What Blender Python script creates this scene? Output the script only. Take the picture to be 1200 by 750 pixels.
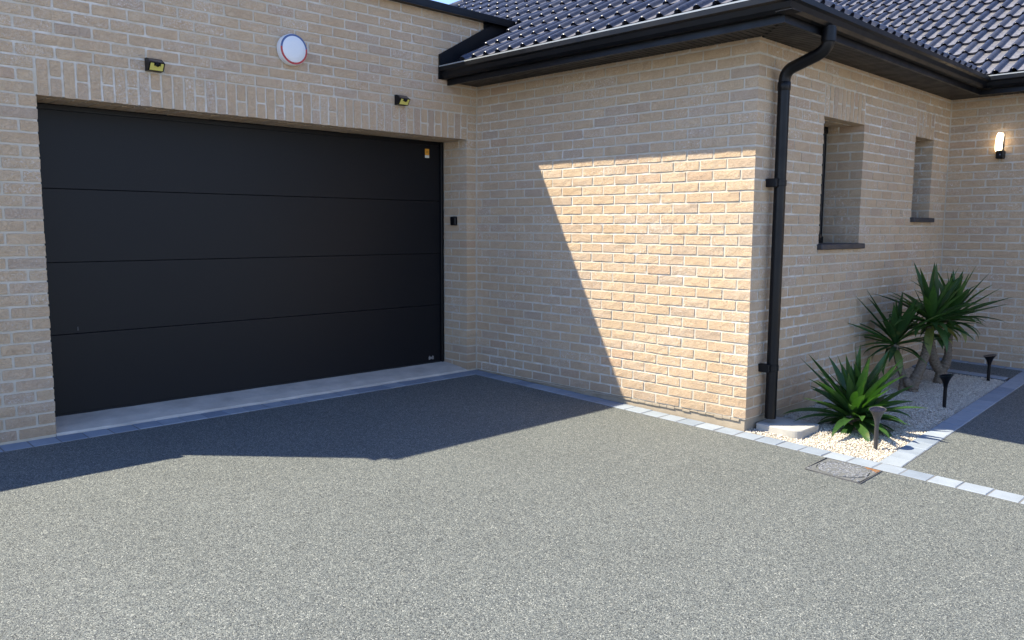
import bpy, math, random
import numpy as np
from mathutils import Vector, Matrix
random.seed(7); rng = np.random.default_rng(7)
S = bpy.context.scene
COL = S.collection
for o in list(bpy.data.objects): bpy.data.objects.remove(o)

# ------------------------------------------------------------------ camera
CP = Vector((-5.0172, -5.5994, 1.3203)); YAW, PIT, ROL, FPX = 0.7744, -0.1137, 0.0051, 950.81
fw = Vector((math.sin(YAW)*math.cos(PIT), math.cos(YAW)*math.cos(PIT), math.sin(PIT)))
rt = Vector((math.cos(YAW), -math.sin(YAW), 0)); up = rt.cross(fw)
rt2 = rt*math.cos(ROL)+up*math.sin(ROL); up2 = up*math.cos(ROL)-rt*math.sin(ROL)
cam = bpy.data.objects.new('camera', bpy.data.cameras.new('camera')); COL.objects.link(cam)
cam.matrix_world = Matrix(((rt2.x, up2.x, -fw.x, CP.x), (rt2.y, up2.y, -fw.y, CP.y), (rt2.z, up2.z, -fw.z, CP.z), (0, 0, 0, 1)))
cam.data.sensor_width = 36; cam.data.lens = 36*FPX/1200; cam.data.clip_start = .05; cam.data.clip_end = 3000
S.camera = cam
# ------------------------------------------------------------------ light
SUND = Vector((1.06, -1.0, -1.939)).normalized()      # direction the light travels
SUN_EL = math.asin(-SUND.z); SUN_AZ = math.atan2(-SUND.x, -SUND.y)
W = bpy.data.worlds.new('World'); S.world = W; W.use_nodes = True
wt = W.node_tree; sky = wt.nodes.new('ShaderNodeTexSky'); sky.sky_type = 'NISHITA'; sky.sun_disc = False
sky.sun_elevation = SUN_EL; sky.sun_rotation = SUN_AZ; sky.air_density = 1.0; sky.dust_density = .1; sky.ozone_density = 5.0
tint = wt.nodes.new('ShaderNodeMix'); tint.data_type = 'RGBA'; tint.blend_type = 'MULTIPLY'; tint.inputs[0].default_value = 1; tint.inputs[7].default_value = (1.02, .955, 1.04, 1)   # camera white balance
wt.links.new(sky.outputs[0], tint.inputs[6]); wt.links.new(tint.outputs[2], wt.nodes['Background'].inputs[0]); wt.nodes['Background'].inputs[1].default_value = .12
sd = bpy.data.lights.new('sun', 'SUN'); sd.energy = 4.1; sd.angle = math.radians(.5); sd.color = (1, .91, .72)
sun = bpy.data.objects.new('sun', sd); COL.objects.link(sun); sun.rotation_euler = SUND.to_track_quat('-Z', 'Y').to_euler(); sun.location = (-8, 8, 14)
S.view_settings.view_transform = 'Standard'; S.view_settings.look = 'None'; S.view_settings.exposure = 1.48; S.view_settings.gamma = 1
S.render.engine = 'CYCLES'; S.cycles.max_bounces = 8; S.cycles.diffuse_bounces = 5

# ------------------------------------------------------------------ material helper
class Mat:
    def __init__(s, name, color=(.5, .5, .5), rough=.7, metal=0, spec=.5):
        s.m = bpy.data.materials.new(name); s.m.use_nodes = True; s.t = s.m.node_tree
        s.b = s.t.nodes['Principled BSDF']
        s.b.inputs['Base Color'].default_value = (*color, 1); s.b.inputs['Roughness'].default_value = rough
        s.b.inputs['Metallic'].default_value = metal; s.b.inputs['Specular IOR Level'].default_value = spec
        s._p = None
    def n(s, typ, **kw):
        x = s.t.nodes.new(typ)
        for k, v in kw.items():
            if k.startswith('i_'): x.inputs[k[2:].replace('_', ' ')].default_value = v
            else: setattr(x, k, v)
        return x
    def l(s, a, b): s.t.links.new(a, b)
    def pos(s):
        if s._p is None: s._p = s.n('ShaderNodeNewGeometry')
        return s._p.outputs['Position']
    def geo(s): s.pos(); return s._p
    def scaled(s, sc):
        m = s.n('ShaderNodeVectorMath', operation='MULTIPLY'); s.l(s.pos(), m.inputs[0]); m.inputs[1].default_value = sc; return m.outputs[0]
    def noise(s, scale, detail=3, rough=.55, vec=None, dist=0, out='Fac'):
        x = s.n('ShaderNodeTexNoise'); x.inputs['Scale'].default_value = scale; x.inputs['Detail'].default_value = detail
        x.inputs['Roughness'].default_value = rough; x.inputs['Distortion'].default_value = dist
        s.l(vec or s.pos(), x.inputs['Vector']); return x.outputs[out]
    def vor(s, scale, feature='F1', vec=None):
        x = s.n('ShaderNodeTexVoronoi', feature=feature); x.inputs['Scale'].default_value = scale; s.l(vec or s.pos(), x.inputs['Vector']); return x
    def ramp(s, fac, stops, interp='LINEAR'):
        r = s.n('ShaderNodeValToRGB'); r.color_ramp.interpolation = interp; e = r.color_ramp.elements
        while len(e) < len(stops): e.new(.5)
        for k, (p, c) in enumerate(stops):
            e[k].position = p; e[k].color = (*c, 1) if not isinstance(c, (int, float)) else (c, c, c, 1)
        s.l(fac, r.inputs[0]); return r.outputs[0]
    def mix(s, fac, a, b, mode='MIX'):
        x = s.n('ShaderNodeMix', data_type='RGBA', blend_type=mode)
        for v, i in ((fac, 0), (a, 6), (b, 7)):
            if isinstance(v, (int, float)): x.inputs[i].default_value = v if i == 0 else (v, v, v, 1)
            elif isinstance(v, tuple): x.inputs[i].default_value = (*v, 1)
            else: s.l(v, x.inputs[i])
        return x.outputs[2]
    def math(s, op, a, b=0., clamp=False):
        x = s.n('ShaderNodeMath', operation=op); x.use_clamp = clamp
        for v, i in ((a, 0), (b, 1)):
            if isinstance(v, (int, float)): x.inputs[i].default_value = v
            else: s.l(v, x.inputs[i])
        return x.outputs[0]
    def color(s, c): s.l(c, s.b.inputs['Base Color']); return s
    def rgh(s, c): s.l(c, s.b.inputs['Roughness']); return s
    def bump(s, h, dist=.002, strength=1.):
        x = s.n('ShaderNodeBump'); x.inputs['Distance'].default_value = dist; x.inputs['Strength'].default_value = strength
        s.l(h, x.inputs['Height'])
        if s.b.inputs['Normal'].links: s.l(s.b.inputs['Normal'].links[0].from_socket, x.inputs['Normal'])
        s.l(x.outputs[0], s.b.inputs['Normal']); return s

def mortar_col(m):
    c = m.ramp(m.noise(5, 3), [(.3, (.49, .435, .345)), (.7, (.58, .525, .43))])
    c = m.mix(m.ramp(m.noise(160, 2), [(.35, 0), (.75, .5)]), c, (.47, .42, .34))
    # bright lime bloom in patches
    bl = m.math('MULTIPLY', m.ramp(m.noise(1.1, 3, .6), [(.45, 0), (.65, 1)]), m.ramp(m.noise(12, 3), [(.4, 0), (.6, 1)]))
    return m.mix(m.math('MULTIPLY', bl, .7), c, (.74, .72, .68))
def brick_mat():
    m = Mat('brick_clay', rough=.92, spec=.2); g = m.geo(); oi = m.n('ShaderNodeObjectInfo')
    r = m.math('FRACT', m.math('ADD', m.math('MULTIPLY', g.outputs['Random Per Island'], 7.31), m.math('MULTIPLY', oi.outputs['Random'], 3.7)))
    base = m.ramp(r, [(0, (.505, .370, .238)), (.2, (.545, .412, .272)), (.4, (.515, .380, .248)), (.55, (.535, .393, .256)), (.7, (.55, .410, .268)), (.85, (.505, .382, .268)), (.95, (.45, .348, .255)), (1, (.505, .352, .232))])
    r2 = m.math('FRACT', m.math('MULTIPLY', r, 17.3))
    nb = m.noise(14, 3); base = m.mix(m.math('MULTIPLY', m.ramp(nb, [(.35, 0), (.7, 1)]), .35), base, (.43, .30, .20))
    fine = m.noise(190, 3, .7); base = m.mix(.28, base, m.ramp(fine, [(.3, .32), (.7, .68)]), 'OVERLAY')
    # white lime smears, denser in some areas
    area = m.ramp(m.noise(1.7, 2), [(.42, 0), (.62, 1)])
    sm = m.noise(34, 4, .65, dist=1.6)
    line = m.ramp(sm, [(.47, 0), (.5, 1), (.53, 0)])
    blot = m.ramp(m.noise(55, 3, .6), [(.58, 0), (.72, 1)])
    k = m.math('MULTIPLY', m.math('MAXIMUM', m.math('MULTIPLY', line, .6), blot), m.math('ADD', m.math('MULTIPLY', area, .7), m.math('MULTIPLY', m.math('POWER', r2, 3.), .8)), True)
    base = m.mix(k, base, (.66, .61, .54))
    uv = m.n('ShaderNodeUVMap'); su = m.n('ShaderNodeSeparateXYZ'); m.l(uv.outputs[0], su.inputs[0])
    dx_, dz_ = su.outputs[0], su.outputs[1]
    e1 = m.math('POWER', m.math('MAXIMUM', m.math('SUBTRACT', 1., m.math('MULTIPLY', dx_, 75.)), 0.), 2.); e2 = m.math('POWER', m.math('MAXIMUM', m.math('SUBTRACT', 1., m.math('MULTIPLY', dz_, 75.)), 0.), 2.)
    ed = m.math('SQRT', m.math('ADD', e1, e2))                 # 1 at the arris, 0 at 13 mm, round at corners
    wob = m.math('ADD', m.math('MULTIPLY', m.noise(26, 3, .6), 1.1), m.math('ADD', m.math('MULTIPLY', m.noise(3.1, 2), .35), m.math('MULTIPLY', m.noise(.9, 3, .65), .5)))
    msk = m.ramp(m.math('ADD', ed, m.math('SUBTRACT', wob, .985)), [(.83, 0), (.98, 1)])
    base = m.mix(msk, base, mortar_col(m))
    hz = m.n('ShaderNodeSeparateXYZ'); m.l(m.pos(), hz.inputs[0])   # splash dirt near the ground
    low = m.ramp(m.math('ADD', hz.outputs[2], m.math('MULTIPLY', m.noise(5, 4, .7), .35)), [(.12, .5), (.42, 0)])
    base = m.mix(low, base, (.25, .18, .125)); m.color(base)
    cr = m.noise(20, 3, .6, dist=2.6); crease = m.ramp(cr, [(.44, 1), (.49, .35), (.52, .8), (.6, 1)])
    m.bump(crease, .004, .75); m.bump(m.noise(45, 3, .6), .0035, .8); m.bump(fine, .0011, .8)
    return m.m
def mortar_mat():
    m = Mat('mortar', rough=.95, spec=.15)
    m.color(mortar_col(m))
    m.bump(m.noise(60, 4, .7), .002, .7); m.bump(m.noise(16, 3), .004, .4); return m.m
def resin_mat(name='resin_stone'):
    m = Mat(name, rough=.75, spec=.35)
    d = m.noise(90, 2, out='Color'); vv = m.n('ShaderNodeVectorMath', operation='MULTIPLY_ADD'); m.l(d, vv.inputs[0]); vv.inputs[1].default_value = (.006,)*3; m.l(m.pos(), vv.inputs[2])
    v = m.vor(230, vec=vv.outputs[0]); sep = m.n('ShaderNodeSeparateColor'); m.l(v.outputs['Color'], sep.inputs[0])
    c = m.ramp(sep.outputs[0], [(0, (.040, .044, .05)), (.16, (.075, .082, .088)), (.4, (.112, .122, .122)), (.62, (.138, .146, .142)), (.82, (.165, .170, .158)), (.95, (.235, .235, .22)), (1, (.36, .36, .33))])
    gap = m.ramp(v.outputs['Distance'], [(.45, 1), (.85, .35)])
    c = m.mix(1., c, gap, 'MULTIPLY')
    v2 = m.vor(70); s2 = m.n('ShaderNodeSeparateColor'); m.l(v2.outputs['Color'], s2.inputs[0])
    c = m.mix(.28, c, m.ramp(s2.outputs[1], [(0, .32), (1, .66)]), 'OVERLAY')
    c = m.mix(.28, c, m.ramp(m.noise(36, 5, .8), [(.3, .32), (.7, .66)]), 'OVERLAY')
    c = m.mix(.16, c, m.ramp(m.noise(1.3, 4, .6), [(.3, .35), (.7, .65)]), 'OVERLAY')
    c = m.mix(1., c, (1.07, 1.10, 1.08), 'MULTIPLY'); m.color(c)
    m.bump(v.outputs['Distance'], -.0022, .9); m.bump(m.noise(60, 2), .002, .5); return m.m
def stone_mat(name, lo, hi, bl=.0015):
    m = Mat(name, rough=.85, spec=.3); g = m.geo(); oi = m.n('ShaderNodeObjectInfo')
    r = m.math('FRACT', m.math('ADD', m.math('MULTIPLY', g.outputs['Random Per Island'], 5.3), m.math('MULTIPLY', oi.outputs['Random'], 3.1)))
    c = m.ramp(r, [(0, lo), (.3, tuple((a+b)/2 for a, b in zip(lo, hi))), (1, hi)])
    c = m.mix(.35, c, m.ramp(m.noise(240, 3, .7), [(.3, .3), (.7, .7)]), 'OVERLAY')
    c = m.mix(.25, c, m.ramp(m.noise(9, 4, .6), [(.3, .33), (.7, .67)]), 'OVERLAY'); m.color(c)
    m.bump(m.noise(120, 3, .7), bl, .7); return m.m
def plain(name, col, rough=.5, metal=0, spec=.5, grain=0, gs=300, var=0):
    m = Mat(name, col, rough, metal, spec)
    if var:
        n = m.noise(3.5, 4, .6); m.color(m.mix(var, m.mix(0, col, col), m.ramp(n, [(.3, .3), (.7, .7)]), 'OVERLAY'))
        m.rgh(m.ramp(m.noise(7, 3), [(.3, max(0, rough-.08)), (.7, min(1, rough+.1))]))
    if grain: m.bump(m.noise(gs, 2), grain, .6)
    return m.m
M_BRICK = brick_mat(); M_MORT = mortar_mat(); M_RESIN = resin_mat()
M_PAVE = stone_mat('paver_stone', (.185, .22, .27), (.27, .305, .345))
def gravel_mat():
    m = Mat('cream_gravel', rough=.85, spec=.25); g = m.geo(); r = g.outputs['Random Per Island']
    c = m.ramp(r, [(0, (.38, .33, .27)), (.25, (.54, .485, .41)), (.6, (.64, .585, .49)), (.85, (.72, .67, .58)), (1, (.52, .45, .38))])
    c = m.mix(.2, c, m.ramp(m.noise(400, 2), [(.3, .3), (.7, .7)]), 'OVERLAY'); m.color(c); return m.m
M_GRAV = gravel_mat()
M_BED = plain('gravel_bed_sand', (.40, .34, .26), .95, grain=.003, gs=160)
M_DOOR = plain('anthracite_lacquer', (.0055, .0062, .0085), .45, 0, .24, grain=.0003, gs=900)
M_BLK = plain('black_lacquered_metal', (.004, .0044, .006), .36, 0, .25, grain=.0002, gs=60, var=.2)
M_RUB = plain('black_rubber', (.012, .012, .012), .8)
M_PVC = plain('black_pvc', (.0045, .0048, .006), .36, 0, .25, var=.2)
M_SOF = plain('dark_soffit_board', (.012, .011, .011), .5, 0, .4, var=.2)
def tile_mat():
    m = Mat('glazed_slate_blue_tile', rough=.27, spec=.5); g = m.geo(); oi = m.n('ShaderNodeObjectInfo')
    r = m.math('FRACT', m.math('ADD', m.math('MULTIPLY', g.outputs['Random Per Island'], 5.3), oi.outputs['Random']))
    c = m.ramp(r, [(0, (.017, .021, .038)), (.5, (.026, .031, .052)), (1, (.038, .041, .058))])
    c = m.mix(m.ramp(m.noise(30, 4, .6), [(.5, 0), (.8, .35)]), c, (.12, .11, .10)); m.color(c)
    m.rgh(m.ramp(m.noise(18, 3), [(.3, .2), (.75, .42)])); m.bump(m.noise(80, 2), .0012, .5); return m.m
M_TILE = tile_mat()
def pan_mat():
    m = Mat('tile_pan_painted_sheen', rough=.33, spec=.6); m.color(m.ramp(m.noise(26, 4, .6), [(.3, (.10, .096, .104)), (.7, (.21, .20, .20))])); m.bump(m.noise(80, 2), .0012, .5); return m.m  # lighter base colour paints the pale sky reflection onto the flat pans
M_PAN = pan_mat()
def concrete(name, col):
    m = Mat(name, rough=.92, spec=.25)
    c = m.mix(.5, col, m.ramp(m.noise(5, 5, .65), [(.3, .32), (.7, .68)]), 'OVERLAY')
    c = m.mix(m.ramp(m.noise(260, 2), [(.55, 0), (.8, .35)]), c, tuple(x*.55 for x in col)); m.color(c)
    m.bump(m.noise(90, 4, .7), .002, .7); return m.m
M_CONC = concrete('sill_concrete', (.48, .445, .39)); M_SLAB = concrete('splash_slab_concrete', (.40, .385, .35)); M_PLIN = concrete('plinth_render', (.34, .285, .215))
M_SLATE = plain('dark_slate_sill', (.035, .035, .042), .55, grain=.001, gs=120, var=.3)
M_DARK = plain('unlit_interior', (.02, .02, .02), .9)
def glass():
    m = Mat('window_glass', (.02, .025, .03), .04, 0, .8); return m.m
M_GLASS = glass()
def leaf_mat(name, c1, c2, tr=.25):
    m = Mat(name, rough=.42, spec=.5); oi = m.n('ShaderNodeObjectInfo')
    tc = m.n('ShaderNodeTexCoord'); sx = m.n('ShaderNodeSeparateXYZ'); m.l(tc.outputs['Object'], sx.inputs[0])
    st = m.noise(1, 2, vec=(lambda v: (v))(m.scaled((55, 55, 9))))
    c = m.mix(oi.outputs['Random'], c1, c2); c = m.mix(.35, c, m.ramp(st, [(.3, .3), (.7, .7)]), 'OVERLAY'); 
    c = m.mix(m.ramp(m.noise(9, 3), [(.6, 0), (.75, .6)]), c, (.16, .17, .05))
    tip = m.ramp(m.math('ADD', sx.outputs[1], m.math('MULTIPLY', m.noise(30, 2), .03)), [(.488, 0), (.505, 1)]); m.color(m.mix(tip, c, (.17, .11, .05)))
    wv = m.math('ABSOLUTE', m.math('SINE', m.math('MULTIPLY', sx.outputs[0], 900.)))
    m.bump(wv, .0008, .6)
    tl = m.n('ShaderNodeBsdfTranslucent'); m.l(m.mix(1., c, (1.6, 2.0, .6), 'MULTIPLY'), tl.inputs[0])
    mx = m.n('ShaderNodeMixShader'); mx.inputs[0].default_value = tr; m.l(m.b.outputs[0], mx.inputs[1]); m.l(tl.outputs[0], mx.inputs[2])
    out = [x for x in m.t.nodes if x.type == 'OUTPUT_MATERIAL'][0]; m.l(mx.outputs[0], out.inputs[0]); return m.m
M_LEAF = leaf_mat('yucca_leaf', (.022, .062, .018), (.050, .115, .024)); M_LEAFY = leaf_mat('yellowing_leaf', (.22, .19, .06), (.14, .18, .05))
def bark():
    m = Mat('yucca_bark', rough=.9, spec=.15)
    c = m.ramp(m.noise(1, 4, .6, vec=m.scaled((60, 60, 120))), [(.3, (.095, .075, .055)), (.7, (.24, .195, .15))]); m.color(c)
    m.bump(m.noise(1, 4, .7, vec=m.scaled((50, 50, 150))), .006, .9); return m.m
M_BARK = bark()

# ------------------------------------------------------------------ mesh helpers
class MB:
    def __init__(s): s.v = []; s.f = []; s.sm = False
    def add(s, vs, fs, T=None):
        b = len(s.v)
        s.v += [tuple(T @ Vector(p)) for p in vs] if T is not None else [tuple(p) for p in vs]
        s.f += [tuple(b+i for i in f) for f in fs]; return s
    def box(s, x0, x1, y0, y1, z0, z1, c=0., T=None):
        if c <= 0:
            vs = [(x, y, z) for x in (x0, x1) for y in (y0, y1) for z in (z0, z1)]
            fs = [(0, 1, 3, 2), (4, 6, 7, 5), (0, 4, 5, 1), (2, 3, 7, 6), (0, 2, 6, 4), (1, 5, 7, 3)]
            return s.add(vs, fs, T)
        vs = []; X = (x0, x1); Y = (y0, y1); Z = (z0, z1); sg = (1, -1); idx = {}
        for i in (0, 1):
            for j in (0, 1):
                for k in (0, 1):
                    P = (X[i], Y[j], Z[k]); d = (sg[i]*c, sg[j]*c, sg[k]*c)
                    for a in range(3):                       # vertex on the face normal to axis a
                        q = [P[t]+(0 if t == a else d[t]) for t in range(3)]; idx[i, j, k, a] = len(vs); vs.append(tuple(q))
        fs = []
        for a in range(3):
            b, d_ = (a+1) % 3, (a+2) % 3
            for e in (0, 1):
                q = []
                for (u, w) in ((0, 0), (1, 0), (1, 1), (0, 1)):
                    t = [0, 0, 0]; t[a] = e; t[b] = u; t[d_] = w; q.append(idx[t[0], t[1], t[2], a])
                fs.append(tuple(q if e else q[::-1]))
        for a in range(3):                                   # edges parallel to axis a
            b, d_ = (a+1) % 3, (a+2) % 3
            for u in (0, 1):
                for w in (0, 1):
                    t0 = [0]*3; t1 = [0]*3; t0[b] = t1[b] = u; t0[d_] = t1[d_] = w; t1[a] = 1
                    q = [idx[(*t0, b)], idx[(*t1, b)], idx[(*t1, d_)], idx[(*t0, d_)]]
                    fs.append(tuple(q if (u == w) else q[::-1]))
        for i in (0, 1):
            for j in (0, 1):
                for k in (0, 1):
                    q = [idx[i, j, k, 0], idx[i, j, k, 1], idx[i, j, k, 2]]
                    fs.append(tuple(q if (i+j+k) % 2 else q[::-1]))
        return s.add(vs, fs, T)
    def prism(s, pts, z0, z1, T=None, zf=None):
        n = len(pts); vs = [(x, y, z0 if zf is None else zf(x, y)+z0) for x, y in pts]+[(x, y, z1 if zf is None else zf(x, y)+z1) for x, y in pts]
        fs = [tuple(range(n))[::-1], tuple(range(n, 2*n))]+[(i, (i+1) % n, n+(i+1) % n, n+i) for i in range(n)]
        return s.add(vs, fs, T)
    def tube(s, pts, rad, n=12, cap=True, squ=None):
        pts = [Vector(p) for p in pts]; rad = rad if isinstance(rad, (list, tuple)) else [rad]*len(pts)
        vs = []; fs = []; prev = None
        for i, p in enumerate(pts):
            t = (pts[min(i+1, len(pts)-1)]-pts[max(i-1, 0)]).normalized()
            if prev is None: a = t.cross(Vector((0, 0, 1))); a = a.normalized() if a.length > .05 else Vector((1, 0, 0)); a = (a-t*a.dot(t)).normalized()
            else: a = (prev-t*prev.dot(t)).normalized()
            prev = a; b = t.cross(a)
            for k in range(n):
                th = 2*math.pi*k/n; vs.append(p+(a*math.cos(th)+b*math.sin(th))*rad[i])
        for i in range(len(pts)-1):
            for k in range(n): fs.append((i*n+k, i*n+(k+1) % n, (i+1)*n+(k+1) % n, (i+1)*n+k))
        if cap: fs.append(tuple(range(n))[::-1]); fs.append(tuple((len(pts)-1)*n+k for k in range(n)))
        return s.add(vs, fs)
    def lathe(s, prof, n=32, T=None):
        vs = []; fs = []
        for r, z in prof:
            for k in range(n): th = 2*math.pi*k/n; vs.append((r*math.cos(th), r*math.sin(th), z))
        for i in range(len(prof)-1):
            for k in range(n): fs.append((i*n+k, i*n+(k+1) % n, (i+1)*n+(k+1) % n, (i+1)*n+k))
        fs.append(tuple(range(n))[::-1]); fs.append(tuple((len(prof)-1)*n+k for k in range(n)))
        return s.add(vs, fs, T)
    def mesh(s, name, mat, smooth=False, angle=35):
        me = bpy.data.meshes.new(name); me.from_pydata(s.v, [], s.f); me.materials.append(mat)
        if smooth:
            me.polygons.foreach_set('use_smooth', [True]*len(me.polygons)); me.update(); me.set_sharp_from_angle(angle=math.radians(angle))
        me.update(); return me
def tag(o, label=None, cat=None, group=None, kind=None):
    if label: o['label'] = label
    if cat: o['category'] = cat
    if group: o['group'] = group
    if kind: o['kind'] = kind
    return o
def link(name, me, parent=None, mw=None):
    o = bpy.data.objects.new(name, me); COL.objects.link(o)
    L = Matrix(mw) if mw is not None else Matrix.Identity(4)
    if parent is not None:
        o.parent = parent; L = WM[parent.name].inverted() @ L
    o.matrix_basis = L; WM[o.name] = (WM[parent.name] @ L) if parent is not None else L
    return o
WM = {}
def empty(name, loc, label=None, cat=None, group=None, kind=None, rz=0):
    o = bpy.data.objects.new(name, None); COL.objects.link(o); o.empty_display_size = .1
    Mx = Matrix.Translation(loc) @ Matrix.Rotation(rz, 4, 'Z'); o.matrix_basis = Mx; WM[o.name] = Mx
    return tag(o, label, cat, group, kind)
def build(mb, name, mat, parent=None, smooth=False, mw=None, **kw):      # mb in world coords (or local with mw)
    me = mb.mesh(name, mat, smooth)
    if mw is None:
        P = WM[parent.name] if parent is not None else Matrix.Identity(4)
        if parent is not None: me.transform(P.inverted()); o = link(name, me, parent, P)
        else: o = link(name, me)
    else: o = link(name, me, parent, mw)
    return tag(o, **kw)
def frame(O, X, Y):
    X = Vector(X); Y = Vector(Y); Z = X.cross(Y)
    return Matrix(((X.x, Y.x, Z.x, O[0]), (X.y, Y.y, Z.y, O[1]), (X.z, Y.z, Z.z, O[2]), (0, 0, 0, 1)))

# ------------------------------------------------------------------ dimensions
c = .075; P = .218; J = .0095; BL = P-J; HB = .109-J
A1, A2, LY, MX = -3.5645, -.1221, 2.7912, 3.722; GX0 = -4.06
RD = .341
def gz(x, y): return -.012+.026*min(y, .4)+.032*max(0., x)

# ------------------------------------------------------------------ bricks
_bc = {}
def brick_mesh(ln, h, dl, dr, var):
    """front face at y=0 looking to -y, x 0..ln, z 0..h; dl / dr: depth of a fair left / right end face"""
    key = (round(ln, 3), round(h, 3), round(dl, 3), round(dr, 3), var)
    if key in _bc: return _bc[key]
    R = random.Random(hash(key) & 0xffff); s2 = math.sqrt(.5)
    nseg = 4 if ln > .15 else 2
    cols = []
    if dl: cols += [(0, dl, (-1, 0)), (0, dl*.5, (-1, 0)), (0, 0, (-1, -1))]
    else: cols += [(0, 0, (0, -1))]
    for i in range(1, nseg): cols.append((ln*i/nseg+R.uniform(-.008, .008), 0, (0, -1)))
    if dr: cols += [(ln, 0, (1, -1)), (ln, dr*.5, (1, 0)), (ln, dr, (1, 0))]
    else: cols += [(ln, 0, (0, -1))]
    n = len(cols); vs = []; fs = []; ins = .003
    for r, z in enumerate((ins, h*.5, h-ins)):
        for i, (x, y, nn) in enumerate(cols):
            px, py = x, y
            pr = R.uniform(-.0022, .0012)                       # front relief
            px += nn[0]*(-pr if nn[0] else 0)*1.; py += nn[1]*(-pr)
            if i == 0: (px, py) = (px+ins, py) if not dl else (px, py-ins)
            if i == n-1: (px, py) = (px-ins, py) if not dr else (px, py-ins)
            if nn[0] and nn[1]: px -= nn[0]*.0015; py -= nn[1]*.0015
            vs.append((px, py, z+R.uniform(-.0012, .0012)))
    for r in range(2):
        for i in range(n-1): fs.append((r*n+i, r*n+i+1, (r+1)*n+i+1, (r+1)*n+i))
    D = .012; outb = []; outt = []
    def outp(i, z):
        x, y, nn = cols[i]; j = lambda: R.uniform(-.0022, .0022)
        vs.append((x-nn[0]*D, y-nn[1]*D, z+j())); return len(vs)-1
    outb = [outp(i, 0) for i in range(n)]; outt = [outp(i, h) for i in range(n)]; ml = outp(0, h*.5); mr = outp(n-1, h*.5)
    for i in range(n-1):
        fs.append((outb[i], outb[i+1], i+1, i)); fs.append((2*n+i, 2*n+i+1, outt[i+1], outt[i]))
    fs += [(outb[0], 0, n, ml), (ml, n, 2*n, outt[0]), (n-1, outb[-1], mr, 2*n-1), (2*n-1, mr, outt[-1], 3*n-1)]
    me = bpy.data.meshes.new('brick'); me.from_pydata(vs, [], fs); me.materials.append(M_BRICK)
    uvl = me.uv_layers.new(name='UVMap')
    for li, lp in enumerate(me.loops):
        x, y, z = vs[lp.vertex_index]
        u = min(max(0, x), max(0, ln-x))
        if dl: u = max(0, ln-x)+ (max(0, y) if x < .01 else 0)
        if dr: u = max(0, x)+ (max(0, y) if x > ln-.01 else 0)
        uvl.data[li].uv = (max(0, u), max(0, min(z, h-z)))
    me.update(); _bc[key] = me; return me
def pview(p):
    d = Vector(p)-CP; z = d.dot(fw)
    if z < .1: return None
    return 600+FPX*d.dot(rt2)/z, 375-FPX*d.dot(up2)/z
class Wall:
    def __init__(s, name, loc, label, cat='wall', limit=300):
        s.e = empty(name, loc, label, cat); s.items = []; s.limit = limit; s.mb = MB()
    def brick(s, O, X, Y, ln, h=c-J, dl=0, dr=0):
        if ln < .018: return
        X = Vector(X); Y = Vector(Y); Z = X.cross(Y)
        s.items.append((Vector(O)+Y*random.uniform(-.0012, .0015)+Z*random.uniform(-.0008, .0008), X, Y, ln, h, dl, dr))
    def finish(s):
        sc = []
        for it in s.items:
            O, X, Y, ln, h, dl, dr = it; Z = X.cross(Y)
            q = [pview(O), pview(O+X*ln), pview(O+X*ln+Z*h), pview(O+Z*h)]
            a = 0
            if all(q):
                ctr = (sum(k[0] for k in q)/4, sum(k[1] for k in q)/4)
                if -8 < ctr[0] < 1208 and -6 < ctr[1] < 756:
                    a = abs(sum(q[i][0]*q[(i+1) % 4][1]-q[(i+1) % 4][0]*q[i][1] for i in range(4)))/2
            if (CP-O).dot(-Y) < 0 and not (dl or dr): a = 0
            sc.append(a)
        order = sorted(range(len(sc)), key=lambda i: -sc[i]); rest = MB(); ruv = []
        for k, i in enumerate(order):
            O, X, Y, ln, h, dl, dr = s.items[i]
            me = brick_mesh(round(ln/.004)*.004 if abs(ln-BL) > .002 and abs(ln-HB) > .002 else ln, h, dl, dr, random.randrange(14 if ln == BL else 5))
            T = frame(O, X, Y)
            if k < s.limit and sc[i] > 0: link('brick', me, s.e, T)
            else:
                rest.add([v.co for v in me.vertices], [tuple(p.vertices) for p in me.polygons], T)
                a = np.zeros(len(me.loops)*2, np.float32); me.uv_layers[0].data.foreach_get('uv', a); ruv.append(a)
        if rest.v: ro = build(rest, 'distant_bricks' if s.limit else 'bricks', M_BRICK, s.e, kind='stuff')
        if rest.v: l_ = ro.data.uv_layers.new(name='UVMap'); l_.data.foreach_set('uv', np.concatenate(ruv))
        if s.mb.v: build(s.mb, 'mortar', M_MORT, s.e)
GXv, WXv, IXv = ((1, 0, 0), (0, 1, 0)), ((0, -1, 0), (1, 0, 0)), ((0, 1, 0), (-1, 0, 0))   # facing -y, -x, +x
MR = .004                                                   # mortar recess
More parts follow.
